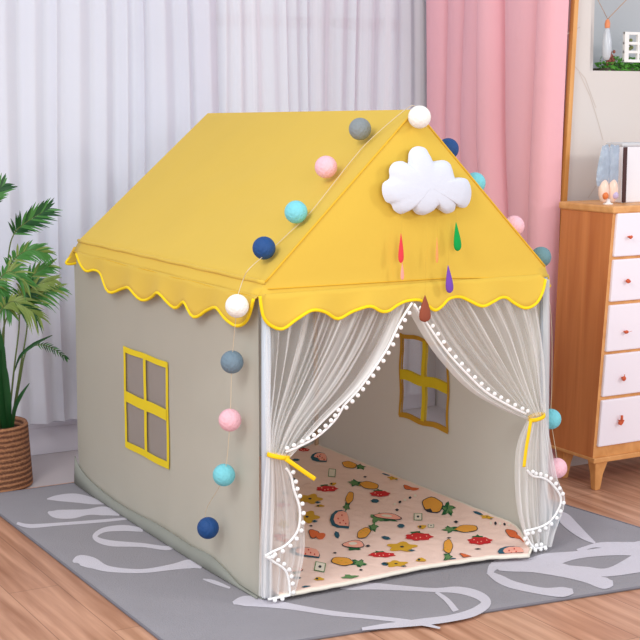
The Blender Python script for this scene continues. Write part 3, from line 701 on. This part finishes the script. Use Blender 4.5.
MO = [('berry', 304, 450, 11, 4), ('melon', 320, 457, 16, 9), ('pine', 352, 465, 20, 8, .15), ('leaf', 296, 460, 8, 3), ('card', 332, 473, 6, 7, .1), ('leaf', 292, 479, 8, 3), ('spot', 365, 477, 4, 2), ('leaf', 386, 473, 9, 3, .2), ('flower', 393, 477, 10, 5),
 ('pine', 366, 485, 26, 8, 3.3), ('berry', 327, 489, 21, 7), ('bit', 333, 484, 7, 3), ('berry', 380, 494, 20, 7), ('carrot', 411, 488, 17, 6), ('flower', 310, 499, 22, 9), ('pine', 349, 500, 17, 8, 1.9), ('leaf', 375, 501, 9, 5), ('dots', 405, 500, 22, 2.5, -.4),
 ('pine', 436, 506, 28, 17, .25), ('flower', 307, 517, 22, 11), ('melon', 341, 519, 19, 17), ('rabbit', 388, 517, 28, 8, .1), ('sprig', 377, 518, 12, 9), ('card', 418, 517, 7, 6), ('spot', 397, 510, 4, 3), ('bit', 320, 506, 9, 2.5), ('leaf', 401, 526, 8, 5), ('leaf', 478, 512, 11, 5, .3), ('flower', 487, 516, 12, 5),
 ('card', 431, 526, 5, 3), ('bit', 422, 527, 9, 4), ('pine', 463, 529, 30, 8, 3.1), ('dots', 500, 523, 18, 4), ('spot', 456, 522, 5, 3), ('carrot', 317, 535, 18, 11), ('leaf', 337, 535, 8, 6, 1.2), ('pine', 366, 532, 20, 10, 2.6+3.14), ('berry', 419, 537, 27, 9), ('leaf', 386, 538, 10, 4, .2),
 ('carrot', 515, 534, 20, 10), ('flower', 402, 547, 27, 9), ('rabbit', 354, 545, 22, 10), ('melon', 307, 552, 30, 9, .1), ('berry', 480, 541, 24, 9), ('pine', 448, 549, 19, 10, 1.6), ('berry', 382, 555, 26, 6), ('bit', 421, 560, 10, 4), ('carrot', 471, 557, 24, 5), ('leaf', 454, 560, 9, 5),
 ('melon', 513, 551, 26, 9), ('pine', 346, 562, 30, 9, .1), ('flower', 396, 564, 22, 6), ('card', 320, 567, 9, 8, .2), ('leaf', 385, 564, 8, 4), ('rabbit', 296, 570, 13, 7), ('leaf', 297, 578, 9, 3), ('bit', 319, 579, 10, 3.5), ('sprig', 350, 577, 15, 4), ('leaf', 307, 587, 11, 3), ('spot', 361, 570, 4, 2), ('spot', 368, 546, 5, 2.5), ('spot', 311, 526, 4, 2), ('spot', 449, 538, 5, 1.5), ('spot', 296, 497, 4, 2), ('spot', 478, 549, 7, 1.5), ('spot', 335, 553, 4, 2), ('spot', 424, 505, 4, 2), ('leaf', 285, 493, 7, 3), ('carrot', 283, 540, 14, 6), ('berry', 283, 505, 14, 5), ('berry', 280, 536, 12, 4), ('flower', 284, 524, 10, 7)]
for a in MO: motif(*a)
mo = f.build('floor_mat', mm, org=(.48, .6, RZ+.008)); tag(mo, 'pink quilted floor mat printed with fruit, lying inside the play tent', 'mat')
b = MB(); e = [MG(i/60, 0)+V((0, -.004, -.006)) for i in range(61)]; b.tube(e, .0062, 8); 
b.tube([MG(1, i/40)+V((.002, 0, -.002)) for i in range(41)], .004, 6)
b.build('binding', mat('cream_binding', (232, 226, 212), .85, .05, 30), mo)['label'] = 'cream edge binding'

# ------------------------------------------------------------------ chest of drawers
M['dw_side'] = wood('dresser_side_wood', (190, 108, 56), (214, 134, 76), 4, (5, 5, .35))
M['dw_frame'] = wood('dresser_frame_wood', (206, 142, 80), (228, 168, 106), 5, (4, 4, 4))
M['drawer_white'] = mat('drawer_white_lacquer', (244, 238, 248), .4, .015, 3)
M['knob'] = mat('orange_knob', (206, 92, 56), .5, .12, 60)
xb, xt = 1.505, 1.536; z0, z1 = .118, .955; yf, yb = .43, .665; yft = .40; xr = 2.12
d = empty('chest_of_drawers', (1.8, .55, 0), 'honey-wood chest with five white drawers on tapered legs, against the right wall', 'chest of drawers')
def dx(z): return xb+(xt-xb)*(z-z0)/(z1-z0)
def dy(z): return yf+(yft-yf)*(z-z0)/(z1-z0)
b = MB()
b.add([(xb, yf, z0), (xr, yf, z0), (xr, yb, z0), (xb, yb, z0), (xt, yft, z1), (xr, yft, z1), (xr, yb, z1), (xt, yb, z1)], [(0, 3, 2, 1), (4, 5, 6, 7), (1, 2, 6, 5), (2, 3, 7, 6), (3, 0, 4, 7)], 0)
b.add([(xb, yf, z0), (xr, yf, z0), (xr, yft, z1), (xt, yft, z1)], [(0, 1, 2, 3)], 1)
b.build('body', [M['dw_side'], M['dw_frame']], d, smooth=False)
b = MB(); b.box((xt-.006, yft-.010, z1), (xr+.015, yb+.012, z1+.026)); b.build('top', M['dw_frame'], d, smooth=False, bevel=.006)
b = MB(); b.box((xb-.004, yf-.012, z0-.018), (xr, yf+.02, z0)); b.box((xb-.002, yf+.02, z0-.012), (xb+.016, yb, z0)); b.build('base_rail', M['dw_frame'], d, smooth=False, bevel=.003)
for (lx_, ly_, s_) in ((xb+.02, yf+.012, 1), (xb+.03, yb-.04, 1), (xr-.06, yf+.012, -1), (xr-.06, yb-.04, -1)):
    b = MB(); b.add([(lx_-.012, ly_-.018, z0-.002), (lx_+.052, ly_-.018, z0-.002), (lx_+.052, ly_+.03, z0-.002), (lx_-.012, ly_+.03, z0-.002),
                     (lx_-.006, ly_-.012, .055), (lx_+.030, ly_-.012, .055), (lx_+.030, ly_+.018, .055), (lx_-.006, ly_+.018, .055),
                     (lx_-.004, ly_-.010, 0), (lx_+.020, ly_-.010, 0), (lx_+.020, ly_+.014, 0), (lx_-.004, ly_+.014, 0)],
                    [(0, 1, 2, 3), (8, 11, 10, 9)]+[(i, (i+1) % 4, 4+(i+1) % 4, 4+i) for i in range(4)]+[(4+i, 4+(i+1) % 4, 8+(i+1) % 4, 8+i) for i in range(4)])
    b.build('leg', M['dw_frame'], d, smooth=False, bevel=.004)
rows = [(213.5, 257), (260, 302), (305.5, 352), (355, 397), (400.5, 447)]
kn = [(630.5, 237, 0), (628.5, 281, 1), (626.5, 332, 2), (624, 378, 3), (621, 421, 4)]
for (ya, yb_), (kx, ky, kt) in zip(rows, kn):
    za = at(606, ya, 1, .41).z; zb = at(606, yb_, 1, .41).z
    b = MB(); e = .013
    b.add([(dx(zb)+e, dy(zb)-.010, zb), (xr-.02, dy(zb)-.010, zb), (xr-.02, dy(za)-.010, za), (dx(za)+e, dy(za)-.010, za),
           (dx(zb)+e, dy(zb)+.01, zb), (xr-.02, dy(zb)+.01, zb), (xr-.02, dy(za)+.01, za), (dx(za)+e, dy(za)+.01, za)], [(0, 1, 2, 3), (4, 7, 6, 5), (0, 4, 5, 1), (1, 5, 6, 2), (2, 6, 7, 3), (3, 7, 4, 0)])
    dr = b.build('drawer', M['drawer_white'], d, smooth=False, bevel=.004)
    c = at(kx, ky, 1, dy((za+zb)/2)-.022); b = MB()
    b.tube([c+V((0, .014, 0)), c], .003, 8)
    if kt == 0: b.prism([c+V((a*.009, -.004, z*.007)) for a, z in ((-1, 0), (-.5, .7), (0, .5), (.5, .8), (1, 0), (.4, -.6), (0, -1), (-.4, -.6))], (0, .007, 0))
    elif kt == 1: b.prism([c+V((a*.009, -.004, z*.009)) for a, z in ((-.9, .2), (-.4, .9), (.1, .7), (1, -.1), (.5, -.7), (-.5, -.8), (-1, -.3))], (0, .007, 0))
    elif kt == 2: b.ball(c, .0075, 12, 8, sc=(1.2, .7, .8)); b.tube([c+V((.006, -.003, 0)), c+V((.022, -.003, .002))], .0008, 5)
    elif kt == 3: b.ball(c+V((0, 0, -.002)), .0085, 12, 8, sc=(1, .7, 1.05)); b.tube([c+V((0, -.002, .006)), c+V((.001, -.002, .013))], .0016, 6)
    else:
        b.tube([c+V((.002, -.002, .020)), c+V((.001, -.002, -.002))], .0045, 8); b.prism([c+V((a*.011, -.005, z*.011)) for a, z in ((-1, -.4), (-.4, .1), (.4, 0), (1.1, .3), (.6, -.7), (-.1, -1.3), (-.8, -1.1))], (0, .008, 0))
    b.build('knob', M['knob'], dr, bevel=.0015)
TZ = z1+.026
# white storage box with brown strap
c0_ = at(602, 205, 2, TZ); cb = at(598, 205, 2, TZ)
bx0 = at(621, 203, 1, .50).x; by = .50
e = empty('storage_box', (bx0+.1, by+.06, TZ), 'white box with a dark brown strap standing on the chest of drawers', 'box')
zt_ = at(620, 143, 1, by).z
b = MB(); b.box((bx0, by, TZ), (bx0+.24, by+.08, zt_-.012)); b.build('body', mat('white_box_card', (236, 234, 240), .6, .02), e, smooth=False, bevel=.004)
b = MB(); b.box((bx0-.003, by-.003, zt_-.012), (bx0+.243, by+.083, zt_)); b.build('lid', mat('grey_box_lid', (206, 208, 212), .6, .02), e, smooth=False, bevel=.003)
b = MB(); sx = bx0+.002; b.box((sx, by-.004, TZ+.002), (sx+.017, by+.0, zt_-.014)); b.build('strap', mat('dark_brown_leather', (74, 44, 44), .5, .1), e, smooth=False, bevel=.0015)
# figurine: two peach bulbs under a bluish glass veil
fb = at(607, 203, 2, TZ); fy = min(fb.y, .47); fc = at(608, 198, 1, .462)
e = empty('glass_figurine', (fc.x, .462, TZ), 'small blue glass figurine with peach rounded base beside the white box on the chest', 'figurine')
M['bglass'] = mat('blue_glass', (170, 186, 206), .12, .35, 45, spec=.8, alpha=.72, bump=.6, bscale=60)
b = MB(); b.lathe([(.0, 0), (.014, 0), (.015, .003), (.008, .006), (.006, .014), (0, .016)], (fc.x, .462, TZ), 20); b.build('foot', mat('white_ceramic', (240, 236, 236), .3, .02), e)
M['peach'] = mat('peach_ceramic', (240, 208, 190), .3, .1, 30, spec=.6)
for s_, c_ in ((-1, (222, 122, 66)), (1, (196, 180, 214))):
    b = MB(); b.ball((fc.x+s_*.016, .462, TZ+.036), .020, 16, 12, sc=(.85, .8, 1.55)); o = b.build('body', M['peach'], e)
    b = MB(); b.ball((fc.x+s_*.018, .450, TZ+.024), .011, 12, 8, sc=(.9, .8, .9)); b.build('patch', mat('figurine_spot_'+('orange' if s_ < 0 else 'lilac'), c_, .3), o)
for s_ in (-1, 1):
    b = MB()
    o_ = [(.001*s_, .055), (.001*s_, .148), (.020*s_, .152), (.036 if s_ > 0 else -.026, .150), (.035*s_ if s_ > 0 else -.038, .11), (.036 if s_ > 0 else -.044, .07), (.03 if s_ > 0 else -.038, .048), (.014*s_, .056)]
    oo = smoothpts([V((fc.x+a, .462, TZ+z)) for a, z in o_], 3, True); c_ = V((fc.x+.017*s_, .462, TZ+.1))
    fan(b, oo, c_, .010, .462, 4, back=1); b.build('veil', M['bglass'], e)
e.scale = (1.22, 1, 1.30)
# ------------------------------------------------------------------ niche: planter with white fence, hanging bulb
M['leafg'] = mat('moss_green', (92, 160, 60), .7, .4, 60)
pz = nz0+.0; py_ = NY+.05
px0 = at(606, 60, 1, py_).x; px1 = px0+.30
e = empty('fence_planter', (px0+.12, py_+.03, pz), 'green plant box with a little white picket fence in the wall niche', 'planter')
b = MB(); r = random.Random(4)
for i in range(1300):
    p = V((r.uniform(px0, px1), py_+r.uniform(-.02, .07), pz+abs(r.gauss(0, .026))))
    p.z = min(p.z, pz+.05*(1 if p.x > px0+.025 else .6)); s_ = r.uniform(.006, .012)
    n1 = V((r.uniform(-1, 1), r.uniform(-1, 1), r.uniform(-.3, 1))).normalized()*s_; n2 = n1.orthogonal().normalized()*s_*.5
    b.add([p-n1, p+n2, p+n1, p-n2], [(0, 1, 2, 3)])
b.build('foliage', M['leafg'], e)['kind'] = 'stuff'
b = MB(); b.box((px0+.0, py_-.01, pz), (px1, py_+.08, pz+.012)); b.build('tray', mat('planter_tray', (90, 84, 70), .8), e, smooth=False)
fx = at(623, 45, 1, py_-.02).x; zt2 = at(630, 32, 1, py_-.02).z; zb2 = at(630, 62, 1, py_-.02).z
b = MB(); b.box((fx, py_-.03, zb2), (fx+.020, py_-.018, zt2)); 
for k in range(1, 4): b.box((fx+.05*k+.012, py_-.03, zb2), (fx+.05*k+.022, py_-.018, zt2))
for t_ in (0, .33, .62, .92): zz = zt2-(zt2-zb2)*t_; b.box((fx, py_-.028, zz-.010), (fx+.17, py_-.02, zz))
b.build('fence', mat('white_fence_paint', (240, 238, 236), .5, .02), e, smooth=False, bevel=.001)
b = MB()
for i in range(16):
    t_ = r.random(); p = V((px0+.012+.022*r.random()+.0, py_-.01+.02*r.random(), pz+.02+.05*t_)); b.ball(p, .005+.004*r.random(), 8, 6, sc=(1, .7, 1))
b.build('flower', mat('dusty_red_flowers', (150, 92, 82), .8, .4, 80), e)
for i in range(3):
    b = MB()
    for j in range(9): b.ball((fx+.04+.05*i+r.uniform(-.014, .014)-.0, py_-.008, zt2-.02-.055*r.random()), .007, 8, 6)
    b.build('leaf_cluster', mat('olive_leaf', (128, 134, 84), .8, .4, 60) if i == 0 else bpy.data.materials['olive_leaf'], e)
hy = NY-.015
hp_ = at(607.5, 24, 1, hy)
e = empty('hanging_bulb', (hp_.x, hy, at(607, 60, 1, hy).z), 'milky glass bulb vase with copper cap hanging by two cords in front of the niche', 'hanging ornament')
b = MB(); zA, zB = at(607, 28, 1, hy).z, at(607, 60, 1, hy).z; hh = zA-zB
b.lathe([(0, 0), (.008, .0), (.014, hh*.12), (.017, hh*.35), (.016, hh*.6), (.011, hh*.85), (.007, hh)], (hp_.x, hy, zB), 20); b.build('glass_body', mat('milky_glass', (214, 220, 228), .2, .03, alpha=.75, spec=.6), e)
b = MB(); zC = at(607, 19, 1, hy).z; b.lathe([(.009, zA-zC), (.010, (zA-zC)*.5), (.006, -.002), (0, 0)], (hp_.x, hy, zC), 16); b.build('cap', mat('copper_cap', (224, 140, 96), .35, .1), e)
b = MB(); b.tube([(hp_.x, hy, zC), at(638, -12, 1, hy), V((at(640, -14, 1, hy).x+.1, hy, 2.3))], .0012, 6); b.tube([(hp_.x, hy, zC), at(597, -2, 1, hy), V((at(597, 0, 1, hy).x-.05, NY-.001, at(597, 0, 1, hy).z+.2))], .0009, 6); b.build('cord', mat('tan_cord', (190, 140, 100), .8), e)

# ------------------------------------------------------------------ potted palm
PC = V((-.252, 1.545, 0))
palm = empty('potted_palm', PC, 'green palm in a woven brown basket by the white curtain at the left', 'potted plant')
def basket_mat():
    mt, nt, b, N, L_ = nodes('woven_seagrass'); co = coords(nt, (1, 1, 1))
    wv = N.new('ShaderNodeTexWave'); wv.wave_type = 'BANDS'; wv.bands_direction = 'Z'; wv.inputs['Scale'].default_value = 18; wv.inputs['Distortion'].default_value = 2.5; wv.inputs['Detail'].default_value = 3; wv.inputs['Detail Scale'].default_value = 8
    L_.new(co, wv.inputs[0]); cr = N.new('ShaderNodeValToRGB'); cr.color_ramp.elements[0].color = (*lin((96, 58, 40)), 1); cr.color_ramp.elements[1].color = (*lin((176, 122, 86)), 1)
    L_.new(wv.outputs[0], cr.inputs[0]); L_.new(cr.outputs[0], b.inputs['Base Color']); b.inputs['Roughness'].default_value = .8
    bp = N.new('ShaderNodeBump'); bp.inputs['Strength'].default_value = .6; bp.inputs['Distance'].default_value = .005; L_.new(wv.outputs[0], bp.inputs['Height']); L_.new(bp.outputs[0], b.inputs['Normal'])
    return mt
M['basket'] = basket_mat()
PH = .215; prof = [(.0, .0), (.134, .001)]
for i in range(77):
    t_ = i/76; prof.append((.138-.012*t_+.0020*abs(math.sin(t_*math.pi*24)), .003+t_*PH))
prof += [(.124, PH+.008), (.114, PH+.004), (.112, PH-.03), (.112, .175)]
b = MB(); b.lathe(prof, PC, 56); b.build('basket', M['basket'], palm)
b = MB(); b.grid(lambda u, v: PC+V(((.113)*v*math.cos(2*math.pi*u), .113*v*math.sin(2*math.pi*u), .190+.004*math.sin(u*20)*v)), 24, 5, closeu=True); b.build('soil', mat('dark_soil', (58, 40, 34), .95, .4, 50, bump=.8, bscale=80), palm)
gm = [mat('palm_leaf_dark', (34, 84, 42), .45, .25, 14, trans=.15, spec=.4), mat('palm_leaf_green', (74, 136, 64), .4, .25, 14, trans=.2, spec=.4), mat('palm_leaf_olive', (138, 160, 84), .4, .25, 14, trans=.25, spec=.4), mat('palm_stem', (96, 112, 62), .6, .2, 20)]
def blade(b, p, d_, ln, wd, mi, nrm_, droop=.3):
    d_ = d_.normalized(); s_ = d_.cross(nrm_).normalized(); up = s_.cross(d_); rowsn = 5; prev = None; base = len(b.v)
    for i in range(rowsn+1):
        t_ = i/rowsn; wv = wd*math.sin(math.pi*(.12+.88*t_)**.8)*.5 if t_ < 1 else .0002
        q = p+d_*(ln*t_)-V((0, 0, 1))*(droop*ln*t_*t_)
        b.v += [q-s_*wv+up*wv*.3, q, q+s_*wv+up*wv*.3]
    for i in range(rowsn):
        a = base+3*i; b.f += [(a, a+1, a+4, a+3), (a+1, a+2, a+5, a+4)]; b.m += [mi, mi]
def frond(path, leaflen, nleaf, mi, start=.25, droop=.25, seed=1, side=1.0, wd=.010):
    r = random.Random(seed); P = smoothpts([at(x, y, 1, yy) for x, y, yy in path], 6); b = MB(); N_ = len(P)
    b.tube(P, .003, 6, 3, rs=[.0036*(1-.75*i/(N_-1)) for i in range(N_)])
    for k in range(nleaf):
        t_ = start+(1-start)*k/(nleaf-1); p = interp(P, t_); tg = (interp(P, min(1, t_+.04))-interp(P, max(0, t_-.04))).normalized()
        u_ = (t_-start)/(1-start); ln = leaflen*(.55+.6*math.sin(math.pi*(.15+.75*u_)))*r.uniform(.85, 1.1)
        vd = V((r.uniform(-.25, .25), -.25, r.uniform(-.1, .1)))
        sd = tg.cross(V((0, -1, .15))).normalized()
        for s_ in (-1, 1):
            dd = (tg*(.75+.5*u_)+sd*s_*side*(1.05-.55*u_)+vd*.6).normalized()
            blade(b, p, dd, ln, wd, mi if r.random() < .72 else (mi+1) % 3, V((0, -1, .5)), droop*r.uniform(.5, 1.4))
    b.build('frond', gm, palm)
frond([(2, 425, 1.50), (4, 330, 1.47), (8, 260, 1.44), (14, 234, 1.42), (28, 221, 1.40), (46, 210, 1.38)], .070, 17, 0, .60, .15, 2, wd=.0095)
frond([(-4, 425, 1.50), (-8, 300, 1.50), (-10, 220, 1.48), (-6, 196, 1.46), (2, 186, 1.46)], .06, 12, 0, .6, .1, 3)
frond([(8, 428, 1.50), (14, 370, 1.46), (19, 328, 1.44), (20, 296, 1.42), (32, 276, 1.40), (48, 266, 1.38)], .062, 20, 1, .5, .25, 4, wd=.009)
frond([(11, 428, 1.52), (20, 370, 1.47), (27, 328, 1.45), (26, 306, 1.42), (38, 296, 1.40), (58, 288, 1.38)], .062, 20, 1, .52, .4, 5, wd=.009)
frond([(2, 428, 1.50), (-2, 350, 1.44), (0, 290, 1.42), (12, 262, 1.38), (28, 250, 1.36), (44, 252, 1.36)], .06, 20, 1, .55, .3, 6, wd=.009)
frond([(5, 428, 1.50), (4, 370, 1.46), (-2, 320, 1.40), (10, 302, 1.37), (24, 306, 1.36), (38, 316, 1.36)], .06, 19, 2, .5, .4, 7, wd=.009)
frond([(0, 428, 1.50), (-6, 350, 1.46), (-8, 300, 1.40), (2, 276, 1.36), (14, 272, 1.36), (26, 282, 1.35)], .062, 19, 1, .5, .3, 8, wd=.009)
frond([(4, 428, 1.50), (2, 350, 1.44), (6, 320, 1.42), (20, 300, 1.40), (34, 286, 1.38), (52, 280, 1.38)], .055, 15, 2, .5, .3, 14, wd=.010)
frond([(-6, 428, 1.50), (-14, 350, 1.46), (-16, 300, 1.44), (-10, 282, 1.42), (0, 290, 1.41), (10, 310, 1.40)], .06, 14, 1, .5, .3, 9, wd=.011)
frond([(12, 425, 1.52), (20, 380, 1.50), (26, 352, 1.49), (38, 345, 1.48), (52, 348, 1.47), (66, 358, 1.47)], .022, 12, 0, .6, .2, 10, wd=.005)
def bladepart(path, widths, mi):
    P = smoothpts([at(x, y, 1, yy) for x, y, yy in path], 5); b = MB(); n = len(P)
    ws = [interp([V((a, 0, 0)) for a in widths], i/(n-1)).x for i in range(n)]
    for i, p in enumerate(P):
        t_ = (P[min(i+1, n-1)]-P[max(i-1, 0)]).normalized(); s_ = t_.cross(V((.2, -1, 0))).normalized()
        b.v += [p-s_*ws[i]+V((0, -.004, 0)), p, p+s_*ws[i]+V((0, -.004, 0))]
    for i in range(n-1):
        a = 3*i; b.f += [(a, a+1, a+4, a+3), (a+1, a+2, a+5, a+4)]; b.m += [0, 0]
    b.build('leaf', gm[mi], palm)
bladepart([(5, 430, 1.50), (2, 390, 1.44), (-1, 350, 1.40), (-4, 318, 1.38)], [.012, .024, .022, .001], 0)
bladepart([(9, 430, 1.50), (8, 405, 1.45), (5, 375, 1.42), (1, 350, 1.40)], [.006, .013, .012, .001], 0)
bladepart([(12, 428, 1.50), (14, 410, 1.45), (20, 396, 1.43), (29, 383, 1.42)], [.006, .009, .008, .001], 0)
bladepart([(14, 372, 1.48), (20, 356, 1.44), (34, 344, 1.43), (52, 335, 1.42)], [.001, .006, .007, .001], 0)
bladepart([(-4, 430, 1.48), (-12, 400, 1.42), (-22, 370, 1.40), (-34, 345, 1.38)], [.008, .016, .014, .001], 0)
